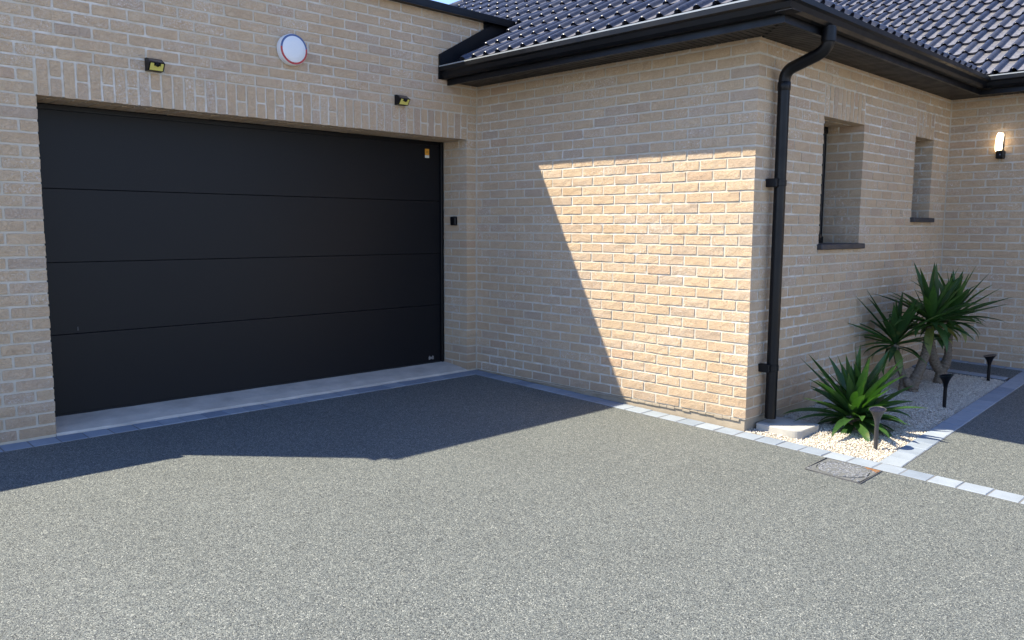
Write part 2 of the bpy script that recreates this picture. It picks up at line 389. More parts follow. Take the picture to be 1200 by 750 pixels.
# --- garage front wall (plane y=0)
gw = Wall('garage_front_wall', (-3.8, .15, 0), 'long beige brick wall with soldier course over the black garage door')
NR = 42
def run(wall, u0, u1, row, place, off, firstfull=None):
    """lay bricks between u0 and u1; joints at off + k*P"""
    k0 = math.floor((u0-off)/P); js = []; u = off+k0*P
    while u < u1:
        if u > u0+.035 and u < u1-.035: js.append(u)
        u += P
    js = [u0-J/2]+js+[u1+J/2]
    for a, b in zip(js[:-1], js[1:]): place(a+J/2, b-J/2)
for r in range(NR):
    z = r*c+J/2; off = A1+J/2+(.109 if r % 2 else 0)
    pl = lambda a, b, z=z: gw.brick((a, 0, z), *GXv, b-a)
    if r < 28:
        ln = BL if r % 2 == 0 else HB; ln2 = HB if r % 2 == 0 else BL
        gw.brick((A1-ln, 0, z), *GXv, ln, dr=ln2)
        run(gw, GX0+(.218 if r % 2 else .109), A1-ln-J, r, pl, A1+J/2+(.109 if r % 2 else 0))
        gw.brick((GX0, 0, z), *GXv, HB if r % 2 == 0 else BL, dl=BL if r % 2 == 0 else HB)
        # right jamb: narrow pier face, fair left end in the reveal
        D = BL if r % 2 == 0 else HB
        gw.brick((A2, 0, z), *GXv, .112, dl=D)
        gw.brick((A2, RD, z), *WXv, RD-D-J) if D == BL else (gw.brick((A2, RD, z), *WXv, RD-D-J-BL-J+.0) if RD-D-J-BL-J > .02 else None, gw.brick((A2, D+J+BL, z), *WXv, BL))
        gw.brick((A1, ln2+J, z), *IXv, RD-ln2-J)
    elif r < 31:
        run(gw, GX0+(.218 if r % 2 else .109), A1-J, r, pl, off)
        gw.brick((GX0, 0, z), *GXv, HB if r % 2 == 0 else BL, dl=BL if r % 2 == 0 else HB)
        gw.brick((A2+.012, 0, z), *GXv, .104)
    else:
        xe = .08 if z > 2.9 else -.004
        run(gw, GX0+(.218 if r % 2 else .109), xe, r, pl, off)
        gw.brick((GX0, 0, z), *GXv, HB if r % 2 == 0 else BL, dl=BL if r % 2 == 0 else HB)
ns = 46; sp = (A2+.008-A1)/ns
for i in range(ns):
    xr = A1+(i+1)*sp-J/2
    if i % 2 == 0 or i in (11, 29, 33): gw.brick((xr, 0, 28*c), (0, 0, 1), (0, 1, 0), 3*c-J/2, sp-J, dl=HB)
    else:
        cut = random.choice((.103, .103, .098, .112)); gw.brick((xr, 0, 28*c), (0, 0, 1), (0, 1, 0), cut, sp-J, dl=HB)
        gw.brick((xr, 0, 28*c+cut+J), (0, 0, 1), (0, 1, 0), 3*c-J/2-cut-J, sp-J)
    gw.brick((xr-(sp-J), HB+J, 28*c), (0, 1, 0), (0, 0, 1), BL+.01, sp-J)
m = gw.mb; y0 = MR
m.box(GX0+MR, A1-MR, y0, .30, -.2, NR*c); m.box(A1-MR, A2+MR, y0, RD+.06, 28*c+MR, NR*c); m.box(A2+MR, .30, y0, RD+.06, -.2, 2.9); m.box(A2+MR, .08, y0, .30, 2.9, NR*c)
m.box(A1-.25, A1-MR, .30, RD+.06, -.2, NR*c)
gw.finish()
# --- wing side wall (plane x=0)
ww = Wall('wing_side_wall', (.05, -1.4, 0), 'beige brick wall with the bright sunlit patch beside the garage door')
for r in range(35):
    z = r*c+J/2; ev = r % 2 == 0
    if ev: ww.brick((0, -(LY-HB), z), *WXv, HB, dr=BL)
    else: ww.brick((0, -(LY-BL), z), *WXv, BL, dr=HB)
    pl = lambda a, b, z=z: ww.brick((0, -a, z), *WXv, b-a)
    run(ww, .006, LY-(HB if ev else BL)-J, r, pl, LY+J/2-(.109 if ev else 0))
ww.mb.box(MR, .3, -LY+.35, -.0, 0, 34.5*c)
for i in range(70):
    z = i*.0365; ww.mb.box(-.004-random.random()*.005, MR, -.004-random.random()*.006, .0-.0002*i % .001, z, z+.0365)
ww.finish()
# --- window wall (plane y=-LY)
fwl = Wall('window_wall', (1.9, -LY+.05, 0), 'beige brick wall with two narrow windows behind the yucca bed')
W1 = (.998, 1.722, 16, 29, 2.16); W2 = (2.850, 3.302, 19, 29, 2.16)
WD = .31
for r in range(35):
    z = r*c+J/2; ev = r % 2 == 0; st = (BL if ev else HB)+J
    off = st-J/2
    segs = [(st, MX-.004)]
    for (xa, xb, r0, r1, zt) in (W1, W2):
        ns_ = []
        for a, b in segs:
            if r0 <= r < r1+3 and a < xa < b:
                if r < r1: ns_ += [(a, xa, None), (xb, b, 1)]
                else: ns_ += [(a, xa-J), (xb+J, b)]
            else: ns_.append((a, b))
        segs = [q[:2] for q in ns_]
    pl = lambda a, b, z=z: fwl.brick((a, -LY, z), *GXv, b-a)
    for a, b in segs:
        w = [q for q in (W1, W2) if abs(a-q[1]) < 1e-6 and q[2] <= r < q[3]]
        w2 = [q for q in (W1, W2) if abs(b-q[0]) < 1e-6 and q[2] <= r < q[3]]
        if w:                                              # fair end turning into the reveal
            ln = HB if ev else BL; D = BL if ev else HB; xb = a
            fwl.brick((xb, -LY, z), *GXv, ln, dl=D); fwl.brick((xb, -LY+WD, z), *WXv, WD-D-J)
            a = xb+ln+J; off = a-J/2
        e = b
        if w2: e = b-(HB if ev else BL)-J; fwl.brick((e+J, -LY, z), *GXv, b-e-J, dr=HB); fwl.brick((b, -LY+HB+J, z), *IXv, WD-HB-J)
        if e-a > .03: run(fwl, a, e, r, pl, off if not w2 or w else off)
for (xa, xb, r0, r1, zt) in (W1, W2):
    n_ = round((xb-xa)/.0735); sp_ = (xb-xa)/n_
    for i in range(n_):
        xr = xa+(i+1)*sp_-J/2; ln = 32*c-J/2-zt
        if i % 2 == 0: fwl.brick((xr, -LY, zt), (0, 0, 1), (0, 1, 0), ln, sp_-J, dl=HB)
        else:
            fwl.brick((xr, -LY, zt), (0, 0, 1), (0, 1, 0), ln/2-J/2, sp_-J, dl=HB); fwl.brick((xr, -LY, zt+ln/2+J/2), (0, 0, 1), (0, 1, 0), ln/2-J/2, sp_-J)
        fwl.brick((xr-(sp_-J), -LY+HB+J, zt), (0, 1, 0), (0, 0, 1), WD-HB-J, sp_-J)
m = fwl.mb; ya, yb = -LY+MR, -LY+WD+.05
xs = [.3, W1[0]-MR, W1[1]+MR, W2[0]-MR, W2[1]+MR, MX+.3]
m.box(MR, .3, ya, -LY+.35, 0, 34.5*c)
for a, b in ((xs[0], xs[1]), (xs[2], xs[3]), (xs[4], xs[5])): m.box(a, b, ya, yb, 0, 34.5*c)
for w in (W1, W2): m.box(w[0]-MR, w[1]+MR, ya, yb, 0, w[2]*c-.005); m.box(w[0]-MR, w[1]+MR, ya, yb, w[4]+MR, 34.5*c)
fwl.finish()
# --- end wall (plane x=MX)
RY1 = 8.
rw = Wall('end_wall', (MX+.05, -4.0, 0), 'shaded beige brick wall carrying the lit lantern at the right edge')
for r in range(35):
    z = r*c+J/2
    run(rw, LY+.006, RY1, r, lambda a, b, z=z: rw.brick((MX, -a, z), *WXv, b-a), LY+.02+(.109 if r % 2 else 0))
rw.mb.box(MX+MR, MX+.3, -RY1, -LY+.3, 0, 34.5*c)
for i in range(70):
    z = i*.0365; rw.mb.box(MX-.004-random.random()*.006, MX+MR, -LY-.004-random.random()*.006, -LY+.001, z, z+.0365)
rw.finish()
# --- garage flank (out of frame to the left)
fl = Wall('garage_flank_wall', (GX0+.05, 3, 0), 'beige brick flank of the garage round the left corner', limit=0)
for r in range(NR):
    z = r*c+J/2; st = (BL if r % 2 == 0 else HB)+J
    run(fl, -6.0, -st, r, lambda a, b, z=z: fl.brick((GX0, -a, z), *WXv, b-a), -st+J/2)
fl.mb.box(GX0+MR, GX0+.3, .3, 6.0, -.3, NR*c); fl.finish()
# plinth under the bricks
mb = MB(); mb.box(.013, .25, -LY+.013, -.0, -.3, -.001); mb.box(.25, MX+.013, -LY+.013, -LY+.25, -.3, -.001)
random.seed(3)
for i in range(40):
    y = -.05-i*(LY-.1)/40; mb.box(.003, .02, y-.069+.001*i % .002, y-.001, -.012-random.random()*.014, -.001-random.random()*.004, .003)
mb.box(.013+MX, MX+.2, -RY1, -LY+.25, -.3, -.001)
build(mb, 'plinth', M_PLIN, label='rendered sand coloured plinth under the wing bricks', cat='plinth')

# ------------------------------------------------------------------ ground
def sheet(pts, dz=0, sub=None):
    m = MB(); m.add([(x, y, gz(x, y)+dz) for x, y in pts], [tuple(range(len(pts)))]); return m
mb = MB(); xs_ = [-10, -8, -4, 0]; ys_ = [-9.5, -8, -6, -3, 0, .36]
for i in range(3):
    for j in range(5):
        q = [(xs_[i], ys_[j]), (xs_[i+1], ys_[j]), (xs_[i+1], ys_[j+1]), (xs_[i], ys_[j+1])]
        mb.add([(x, y, gz(x, y)) for x, y in q], [(0, 1, 2, 3)])
for (a, b, y0_, y1_) in ((0, 9, -9.5, -3.70),):
    mb.add([(x, y, gz(x, y)) for x, y in ((a, y0_), (b, y0_), (b, y1_), (a, y1_))], [(0, 1, 2, 3)])
mb.add([(x, y, gz(x, y)) for x, y in ((3.19, -3.72), (3.72, -3.72), (3.72, -2.78), (3.19, -2.78))], [(0, 1, 2, 3)])
build(mb, 'driveway', M_RESIN, kind='structure')
mb = MB(); mb.add([(-1500, -1500, -.32), (1500, -1500, -.32), (1500, 1500, -.32), (-1500, 1500, -.32)], [(0, 1, 2, 3)])
def pale_ground():
    m = Mat('pale_bounce_ground', rough=.95); m.color(m.ramp(m.noise(2.5, 6, .7), [(.3, (.33, .31, .28)), (.7, (.42, .40, .36))])); m.bump(m.noise(50, 3), .01, 1); return m.m
build(mb, 'ground', pale_ground(), kind='structure')  # unseen ground beyond the drive, made pale to bounce light onto the walls
# gravel bed
mb = MB(); mb.add([(x, y, gz(x, y)-.016) for x, y in ((-.01, -3.76), (3.12, -3.76), (3.12, -LY+.02), (-.01, -LY+.02))], [(0, 1, 2, 3)])
build(mb, 'gravel_bed', M_BED, kind='structure')
def inside(x, y): return (x > .008) & (x < 3.068) & (y < -LY+.01) & (y > -3.700+.034*np.maximum(x-.4, 0)+.004)
N = 62000; gx = rng.uniform(0, 3.08, N); gy = rng.uniform(-3.71, -2.77, N); k = inside(gx, gy); k &= ~((gx < .43) & (gy > -3.125) & (gx > .13)); gx, gy = gx[k], gy[k]; N = len(gx)
gzz = -.012+.026*gy+.032*gx-.013+rng.uniform(0, .011, N)+.004*np.sin(gx*9+gy*4)*np.cos(gy*11)
size = rng.uniform(.0030, .0068, N)
base = np.array([(1, 0, 0), (0, 1, 0), (-1, 0, 0), (0, -1, 0), (0, 0, 1), (0, 0, -1)], float)
V = base[None]*(size[:, None, None]*rng.uniform(.65, 1.25, (N, 6, 1)))*np.array([1.15, 1, .8])
V += rng.normal(0, .18, (N, 6, 3))*size[:, None, None]
th = rng.uniform(0, 6.283, N); ct, st_ = np.cos(th), np.sin(th); tl = rng.uniform(-.6, .6, N)
x_ = V[..., 0]*ct[:, None]-V[..., 1]*st_[:, None]; y_ = V[..., 0]*st_[:, None]+V[..., 1]*ct[:, None]; z_ = V[..., 2]+x_*np.sin(tl)[:, None]
V = np.stack([x_+gx[:, None], y_+gy[:, None], z_+gzz[:, None]], -1).reshape(-1, 3)
F = np.array([(0, 1, 4), (1, 2, 4), (2, 3, 4), (3, 0, 4), (1, 0, 5), (2, 1, 5), (3, 2, 5), (0, 3, 5)])
F = (F[None]+(np.arange(N)*6)[:, None, None]).reshape(-1, 3)
me = bpy.data.meshes.new('gravel'); me.vertices.add(len(V)); me.vertices.foreach_set('co', V.ravel()); me.loops.add(F.size); me.loops.foreach_set('vertex_index', F.ravel().astype(np.int32))
me.polygons.add(len(F)); me.polygons.foreach_set('loop_start', np.arange(0, F.size, 3, dtype=np.int32)); me.materials.append(M_GRAV); me.update(calc_edges=True); me.validate()
tag(link('gravel', me), 'cream gravel filling the planting bed around the yuccas', 'gravel', kind='stuff')

# paver strips: bed mesh (structure) with each stone a child
_pv = {}
def paver_mesh(l, w, v):
    k = (round(l, 3), round(w, 3), v)
    if k not in _pv:
        R = random.Random(v*31+7); m = MB(); m.box(-l/2, l/2, -w/2, w/2, -.05, 0, .004)
        m.v = [(x+R.uniform(-.0022, .0022), y+R.uniform(-.0022, .0022), z+R.uniform(-.0008, .0008)) for x, y, z in m.v]
        _pv[k] = m.mesh('paver', M_PAVE)
    return _pv[k]
M_JOINT = plain('paver_joint_sand', (.15, .15, .15), .95, grain=.002)
def strip(p0, p1, w, pitch, zlift=.006, name='paver_edging', skip=None, bed=True):
    p0 = Vector(p0); p1 = Vector(p1); d = (p1-p0); Ln = d.length; d.normalize(); nrm = Vector((-d.y, d.x))
    q = [p0-nrm*w/2, p1-nrm*w/2, p1+nrm*w/2, p0+nrm*w/2]
    m = MB(); m.add([(a.x, a.y, gz(a.x, a.y)+.0025) for a in q]+[(a.x, a.y, gz(a.x, a.y)-.05) for a in q], [(0, 1, 2, 3), (0, 4, 5, 1), (1, 5, 6, 2), (2, 6, 7, 3), (3, 7, 4, 0)])
    par = build(m, name, M_JOINT, kind='structure')
    n = max(1, round(Ln/pitch)); pp = Ln/n
    for i in range(n):
        ce = p0+d*(i+.5)*pp; me = paver_mesh(pp-.006, w-.004, random.randrange(6))
        gx_ = (gz(ce.x+.05, ce.y)-gz(ce.x-.05, ce.y))/.1; gy_ = .026
        nz = Vector((-gx_, -gy_, 1)).normalized(); X = Vector((d.x, d.y, d.x*gx_+d.y*gy_)).normalized(); Y = nz.cross(X)
        T = Matrix(((X.x, Y.x, nz.x, ce.x), (X.y, Y.y, nz.y, ce.y), (X.z, Y.z, nz.z, gz(ce.x, ce.y)+zlift+random.uniform(-.0015, .0015)), (0, 0, 0, 1)))
        link('paver', me, par, T @ Matrix.Rotation(random.uniform(-.006, .006), 4, 'Z'))
    return par
strip((-.078, 0.0), (-.078, -9.0), .152, .155)
strip((-5.6, -.082), (-.158, -.082), .152, .155)
strip((.004, -3.770), (3.66, -3.660), .138, .155)
strip((3.135, -3.585), (3.135, -LY), .105, .16, .012)
strip((3.672, -3.600), (3.672, -LY), .092, .16)
strip((3.672, -3.76), (3.672, -8), .092, .16)
strip((3.19, -2.845), (3.62, -2.845), .10, .15)

# ------------------------------------------------------------------ garage door, sill
gd = empty('garage_door', ((A1+A2)/2, RD+.03, .045), 'wide black sectional garage door of four smooth panels', 'garage door')
zl = [.052, .592, 1.074, 1.558, 2.10]
for i in range(4):
    m = MB(); m.box(A1-.04, A2-.035, RD, RD+.04, zl[i]+.0015, zl[i+1]-.0015, .0018); build(m, 'door_panel', M_DOOR, gd)
m = MB(); m.box(A1-.06, A2+.06, RD+.03, RD+.06, .0, 2.12); build(m, 'door_backing', M_RUB, gd)
m = MB(); m.box(A2-.034, A2-.003, RD-.022, RD+.03, .045, 2.098, .003); build(m, 'side_rail', M_BLK, gd)
m = MB(); m.box(A1+.001, A1+.02, RD-.022, RD-.002, .045, 2.098, .003); build(m, 'side_rail', M_BLK, gd)
m = MB(); m.box(A1, A2-.036, RD-.008, RD+.02, 2.062, 2.098, .003); build(m, 'head_rail', M_BLK, gd)
m = MB(); m.box(A1-.03, A2-.036, RD-.010, RD+.02, .034, .054, .004); build(m, 'bottom_seal', M_RUB, gd)
m = MB(); m.box(-.328, -.281, RD-.0025, RD+.001, 1.972, 2.028); st1 = build(m, 'warning_sticker', plain('orange_sticker', (.72, .33, .03), .45), gd, label='orange sticker with white foot at the top right of the door')
m = MB(); m.box(-.328, -.281, RD-.0025, RD+.001, 1.948, 1.9715); build(m, 'sticker_foot', plain('white_print', (.7, .7, .66), .5), st1)
m = MB(); m.box(-.316, -.293, RD-.0030, RD-.0024, 1.992, 1.996); m.box(-.316, -.293, RD-.0030, RD-.0024, 2.004, 2.008); build(m, 'sticker_print', plain('dark_print', (.12, .06, .02), .5), st1)
M_SILV = plain('brushed_metal_badge', (.45, .46, .48), .35, .8)
m = MB()
for (a, b, z0_, z1_) in ((-.300, -.281, .078, .108), (-.279, -.262, .083, .103), (-.260, -.241, .078, .108), (-.292, -.249, .088, .097)): m.box(a, b, RD-.0035, RD+.001, z0_, z1_, .0012)
m.box(-.291, -.286, RD-.003, RD, .108, .114); m.box(-.254, -.249, RD-.003, RD, .108, .114)
build(m, 'maker_badge', M_SILV, gd, label='small silver badge at the foot of the door')
m = MB(); m.box(-3.313, -3.307, RD-.003, RD+.001, .612, .638, .001); build(m, 'pull_mark', plain('dull_metal', (.10, .10, .105), .5, .5), gd)
# sloping concrete sill
m = MB(); a, b = A1-.002, A2+.012
ys_ = [(.345, .046), (.12, .026), (.012, .008), (-.004, -.004), (-.006, -.06)]
vs = []; nx = 24
for (y, z) in ys_:
    for i in range(nx+1):
        vs.append((a+(b-a)*i/nx, y+(random.uniform(-.004, .004) if -.01 < y < .2 else 0), z+random.uniform(-.0015, .0015)))
fs = [(j*(nx+1)+i, (j+1)*(nx+1)+i, (j+1)*(nx+1)+i+1, j*(nx+1)+i+1) for j in range(len(ys_)-1) for i in range(nx)]
m.add(vs, fs); build(m, 'garage_sill', M_CONC, label='pale sloping concrete sill under the black garage door', cat='door sill')

# ------------------------------------------------------------------ windows
for (xa, xb, r0, r1, zt), lab in ((W1, 'taller narrow window recess nearer the black downpipe'), (W2, 'smaller narrow window recess next to the inner corner')):
    zb = r0*c+.004; e = empty('window', ((xa+xb)/2, -LY+WD, zb), lab, 'window')
    m = MB(); y0_, y1_ = -LY+WD-.035, -LY+WD+.05; t = .055
    m.box(xa-.003, xa+t, y0_, y1_, zb, zt, .004); m.box(xb-t+.03, xb+.03, y0_+.04, y1_, zb, zt, .004)
    m.box(xa+t, xb-t, y0_, y1_, zb, zb+t, .004); m.box(xa+t, xb-t, y0_, y1_, zt-t, zt, .004); build(m, 'frame', M_BLK, e)
    m = MB(); m.box(xa+t-.005, xb-t+.005, y0_+.03, y0_+.05, zb+t-.005, zt-t+.005); build(m, 'pane', M_GLASS, e)
    m = MB(); m.box(xa-.004, xa+.022, -LY+.02, y0_, zb+.02, zt-.01, .003); build(m, 'shutter_rail', M_BLK, e)
    m = MB(); m.box(xa-.025, xb+.045, -LY-.038, -LY+WD-.03, zb-.042, zb+.0, .005); build(m, 'window_sill', M_SLATE, e)
    if r0 == 16:
        m = MB(); m.tube([(xa+.022, -LY+.03, zb+.055), (xa+.06, -LY+.03, zb+.055)], .022, 14); build(m, 'shutter_stop', M_BLK, e, True)

# ------------------------------------------------------------------ roof
T30 = math.tan(math.radians(30)); CT = math.cos(math.radians(30)); ZE = 2.705; XE = -.37; YE = -3.16; XR = 3.352; ZT = 5.0
DX = .270; PT = .1435
YH = 5.25; XW = XE+(ZT-ZE)/T30; YF = YE+(ZT-ZE)/T30; XRT = XR+(ZT-ZE)/T30
# shell boards below the tiles: slopes and backs
zb = lambda z: z-.03
rf = empty('tiled_roof', (1.6, -.5, 2.7), 'blue grey tiled roof in two slopes over the wing', 'roof')
m = MB(); Pn = lambda x, y, z: (x, y, z-.035)
A_ = Pn(XE, YE, ZE); B_ = Pn(XE, YH, ZE); C_ = Pn(XW, YH-(XW-XE), ZT); D_ = Pn(XW, YF, ZT); E_ = Pn(XR, YE, ZE); F_ = Pn(XRT, YF, ZT); G_ = Pn(XR, -RY1, ZE); H_ = Pn(XRT, -RY1, ZT)
BK1 = Pn(XRT+4, YF, ZE); BK2 = Pn(XRT+4, -RY1, ZE); BK3 = Pn(XRT+4, YH, ZE)
def quad(*q): m.add(list(q), [tuple(range(len(q)))])
if C_[1] < D_[1]: C_ = D_
quad(A_, D_, C_, B_); quad(A_, E_, F_, D_); quad(E_, G_, H_, F_); quad(H_, BK2, BK3, F_); quad(B_, C_, D_, F_, BK3)
build(m, 'roof_deck', M_RUB, rf)
# interior mass so no light leaks
m = MB(); m.box(.32, XRT+3.5, -LY+.38, YH-.4, -.3, 2.6); m.box(MX+.31, XRT+3.5, -RY1+.1, -LY+.4, -.3, 2.6); m.box(GX0+.31, .32, RD+.07, 6.0, -.3, 2.95)
build(m, 'house_core', M_DARK, kind='structure')
# tile mesh: local x across (0..PT), y up the slope (0..LT), z out of the slope
LT = DX/CT+.045
def tile_mesh(v):
    R = random.Random(v); prof = []
    rw_ = .040
    prof.append((0, .004)); prof.append((.006, .012))
    for i in range(7):
        a = math.pi*(1-i/6); prof.append((.044+math.cos(a)*.033, .012+math.sin(a)*.031))
    prof += [(.086, .009), (.116, .007), (PT+.002, .010)]
    n = len(prof); vs = []; 
    for (yy, lift, k) in ((0, .030, .78), (.010, .0295, 1.), (LT, .0, 1.)):
        for q, (x, z) in enumerate(prof):
            if 2 <= q <= 8 and k < 1: x = .044+(x-.044)*.86; z = .012+(z-.012)*k
            vs.append((x, yy, z+lift))
    for q, (x, z) in enumerate(prof):                      # skirt under the pan, hollow under the roll
        vs.append((.044+(x-.044)*.62, .035, .020+(z-.012)*.55) if 2 <= q <= 8 else (x, .004, z*.4+.030-.018))
    fs = [(r*n+i, r*n+i+1, (r+1)*n+i+1, (r+1)*n+i) for r in range(2) for i in range(n-1)]+[(3*n+i, 3*n+i+1, i+1, i) for i in range(n-1)]
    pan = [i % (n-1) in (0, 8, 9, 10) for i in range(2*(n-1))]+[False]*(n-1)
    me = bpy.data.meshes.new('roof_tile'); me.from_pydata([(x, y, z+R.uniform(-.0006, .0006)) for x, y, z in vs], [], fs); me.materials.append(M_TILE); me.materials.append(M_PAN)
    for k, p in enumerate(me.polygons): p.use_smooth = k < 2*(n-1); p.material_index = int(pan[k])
    me.set_sharp_from_angle(angle=math.radians(60)); me.update(); return me
TM = [tile_mesh(i) for i in range(4)]
tiles = []
def slope_tiles(org, along, inward, ncol, nrow, keep, e0):
    """org: eave point; along: eave direction; inward: horizontal up-slope direction"""
    al = Vector(along); inn = Vector(inward); Yv = (inn*CT+Vector((0, 0, math.sin(math.radians(30))))).normalized(); Zv = al.cross(Yv)
    if Zv.z < 0: raise ValueError
    for r in range(nrow):
        for k in range(ncol):
            p = Vector(org)+al*(k*PT)+inn*(r*DX)+Vector((0, 0, r*DX*T30))
            ctr = p+al*PT/2+Yv*LT/2
            if keep(ctr.x, ctr.y, ctr.z):
                T = Matrix(((al.x, Yv.x, Zv.x, p.x), (al.y, Yv.y, Zv.y, p.y), (al.z, Yv.z, Zv.z, p.z), (0, 0, 0, 1))) @ Matrix.Rotation(random.uniform(-.006, .006), 4, 'Z') @ Matrix.Rotation(random.uniform(-.008, .008), 4, 'X')
                q = [pview(ctr-al*PT/2-Yv*.13), pview(ctr+al*PT/2-Yv*.13), pview(ctr+al*PT/2+Yv*.13), pview(ctr-al*PT/2+Yv*.13)]; a = 0
                if all(q):
                    cx_ = sum(t[0] for t in q)/4; cy_ = sum(t[1] for t in q)/4
                    if -4 < cx_ < 1204 and -4 < cy_ < 754: a = abs(sum(q[i][0]*q[(i+1) % 4][1]-q[(i+1) % 4][0]*q[i][1] for i in range(4)))/2
                tiles.append((a, T))
# W slope faces -x: along must satisfy al x Yv up: al = -y direction
yv0 = -.887+.100                                           # a roll end line fixed from the photograph
ystart = YH-((YH-yv0) % PT)
slope_tiles((XE, ystart, ZE-.016), (0, -1, 0), (1, 0, 0), int((YH-YE)/PT)+2, 15,
    lambda x, y, z: y > YE+(x-XE)+.03 and y < YH-(x-XE)-.05 and z < ZT and not (-.17 < y < .33 and z < 3.1+.1*(y > 0)), 0)
slope_tiles((XE-.05, YE, ZE-.016), (1, 0, 0), (0, 1, 0), 60, 15,
    lambda x, y, z: x > XE+(y-YE)+.03 and x < XR+(y-YE)-.05 and z < ZT, 0)
ys2 = -3.32+.100
ystart = 1.0-((1.0-ys2) % PT)
slope_tiles((XR, ystart, ZE-.016), (0, -1, 0), (1, 0, 0), int((1.0+RY1)/PT), 15,
    lambda x, y, z: y < YE+(x-XR)+.05 and y > -RY1 and z < ZT, 0)
tiles.sort(key=lambda t: -t[0]); mb = MB(); rmi = []
for i, (a, T) in enumerate(tiles):
    me = TM[i % 4]
    if i < 300 and a > 0: link('roof_tile', me, rf, T)
    else: mb.add([v.co for v in me.vertices], [tuple(p.vertices) for p in me.polygons], T); rmi += [p.material_index for p in me.polygons]
rest = build(mb, 'distant_roof_tiles', M_TILE, rf, kind='stuff')
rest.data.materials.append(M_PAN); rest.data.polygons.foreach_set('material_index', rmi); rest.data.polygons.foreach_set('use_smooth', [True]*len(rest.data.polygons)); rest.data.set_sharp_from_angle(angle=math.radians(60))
def caps(p0, p1, nm='hip_tile'):
    p0, p1 = Vector(p0), Vector(p1); L = (p1-p0).length; n = int(L/.32); d = (p1-p0).normalized()
    for i in range(n):
        a = p0+d*(i*.32); b = a+d*.36; m = MB(); m.tube([a, a+d*.02, b], [.095, .088, .078], 14); build(m, nm, M_TILE, rf, True)
caps((XE+.06, YE+.06, ZE+.05), (XW, YF, ZT+.0)); caps((XW, YF+.05, ZT), (XE+.05, YH-.05, ZE+.05)) if 0 else caps((XE+.05, YH-.05, ZE+.045), (XW, YH-(XW-XE), ZT))
# --- gutters, fascia, soffit
def sweep(prof, path, closed_prof=True):
    """prof: (outward offset, z). path: list of (x, y, (ox, oy)) with outward mitre vectors"""
    vs = []; fs = []; n = len(prof)
    for (x, y, o) in path:
        for (d, z) in prof: vs.append((x+o[0]*d, y+o[1]*d, z))
    for i in range(len(path)-1):
        for k in range(n if closed_prof else n-1):
            a, b = i*n+k, i*n+(k+1) % n; fs.append((a, b, b+n, a+n))
    if closed_prof: fs.append(tuple(range(n))[::-1]); fs.append(tuple((len(path)-1)*n+k for k in range(n)))
    m = MB(); m.add(vs, fs); return m
PATH = [(0, -.012, (-1, 0)), (0, -LY, (-1, -1)), (MX, -LY, (-1, -1)), (MX, -RY1, (-1, 0))]
def run_parts(prof, name, mat, parent, smooth=False):
    for i in range(3): 
        m = sweep(prof, PATH[i:i+2]); build(m, name, mat, parent, smooth)
gu = empty('rain_gutter', (-.39, -1.5, 2.6), 'black moulded rain gutter running along the wing eaves', 'gutter')
GP = [(.357, 2.60), (.357, 2.668), (.361, 2.668), (.361, 2.606), (.395, 2.604), (.410, 2.622), (.420, 2.655), (.434, 2.662), (.434, 2.690), (.440, 2.694), (.447, 2.690), (.447, 2.656), (.428, 2.644), (.420, 2.612), (.402, 2.592), (.366, 2.590)]
run_parts(GP, 'gutter_run', M_PVC, gu)
M_RIM = plain('gutter_rim_painted_glint', (.30, .32, .33), .4, .2)  # pale colour of an added strip, painting the sun glint along the rim
for i in (0, 2): build(sweep([(.431, 2.690), (.431, 2.700), (.448, 2.700), (.448, 2.690)], PATH[i:i+2]), 'rim_glint', M_RIM, gu, label='pale strip painting the sunlit glint on the gutter rim')
m = MB(); m.box(-.450, -.345, -.011, -.004, 2.588, 2.697, .001); build(m, 'end_cap', M_PVC, gu)
for (x, y) in ((-.40, -LY-.40), (MX-.40, -LY-.40)):
    m = MB(); m.box(x-.055, x+.055, y-.055, y+.055, 2.586, 2.592, .002); build(m, 'corner_joint', M_PVC, gu)
ea = empty('eaves', (-.2, -1.5, 2.57), 'dark boxed eaves with ribbed soffit under the gutter', 'eaves')
run_parts([(.335, 2.545), (.335, 2.715), (.355, 2.715), (.355, 2.545)], 'fascia', M_BLK, ea)
run_parts([(.0, 2.592), (.0, 2.600), (.335, 2.600), (.335, 2.592)], 'soffit_backing', M_RUB, ea)
m = MB(); pit = .05
n_ = int(LY/pit)
for i in range(int((LY+.33)/pit)):                         # boards run out from the wall, mitred at the corner
    y = -.01-i*pit; y2 = y-pit+.007; z0_, z1_ = 2.574, 2.591
    xin = -.002 if y > -LY else -(-y-LY)
    m.box(-.334, min(-.002, xin), y2, y, z0_, z1_, .0015)
for i in range(int((MX-.0+.33)/pit)):
    x = -.33+i*pit; x2 = x+pit-.007
    if x > MX-.02: break
    yin = -LY-.002 if x > 0 else -LY-(-x)
    yo = -LY-.334
    if x > MX-.334: yin = -LY-.002; 
    m.box(x, min(x2, MX-.003), yo, yin, z0_, z1_, .0015)
y = -LY-.336
while y > -RY1:
    m.box(MX-.334, MX-.002, y-pit+.007, y, z0_, z1_, .0015); y -= pit
build(m, 'soffit_slats', M_SOF, ea, kind='stuff')
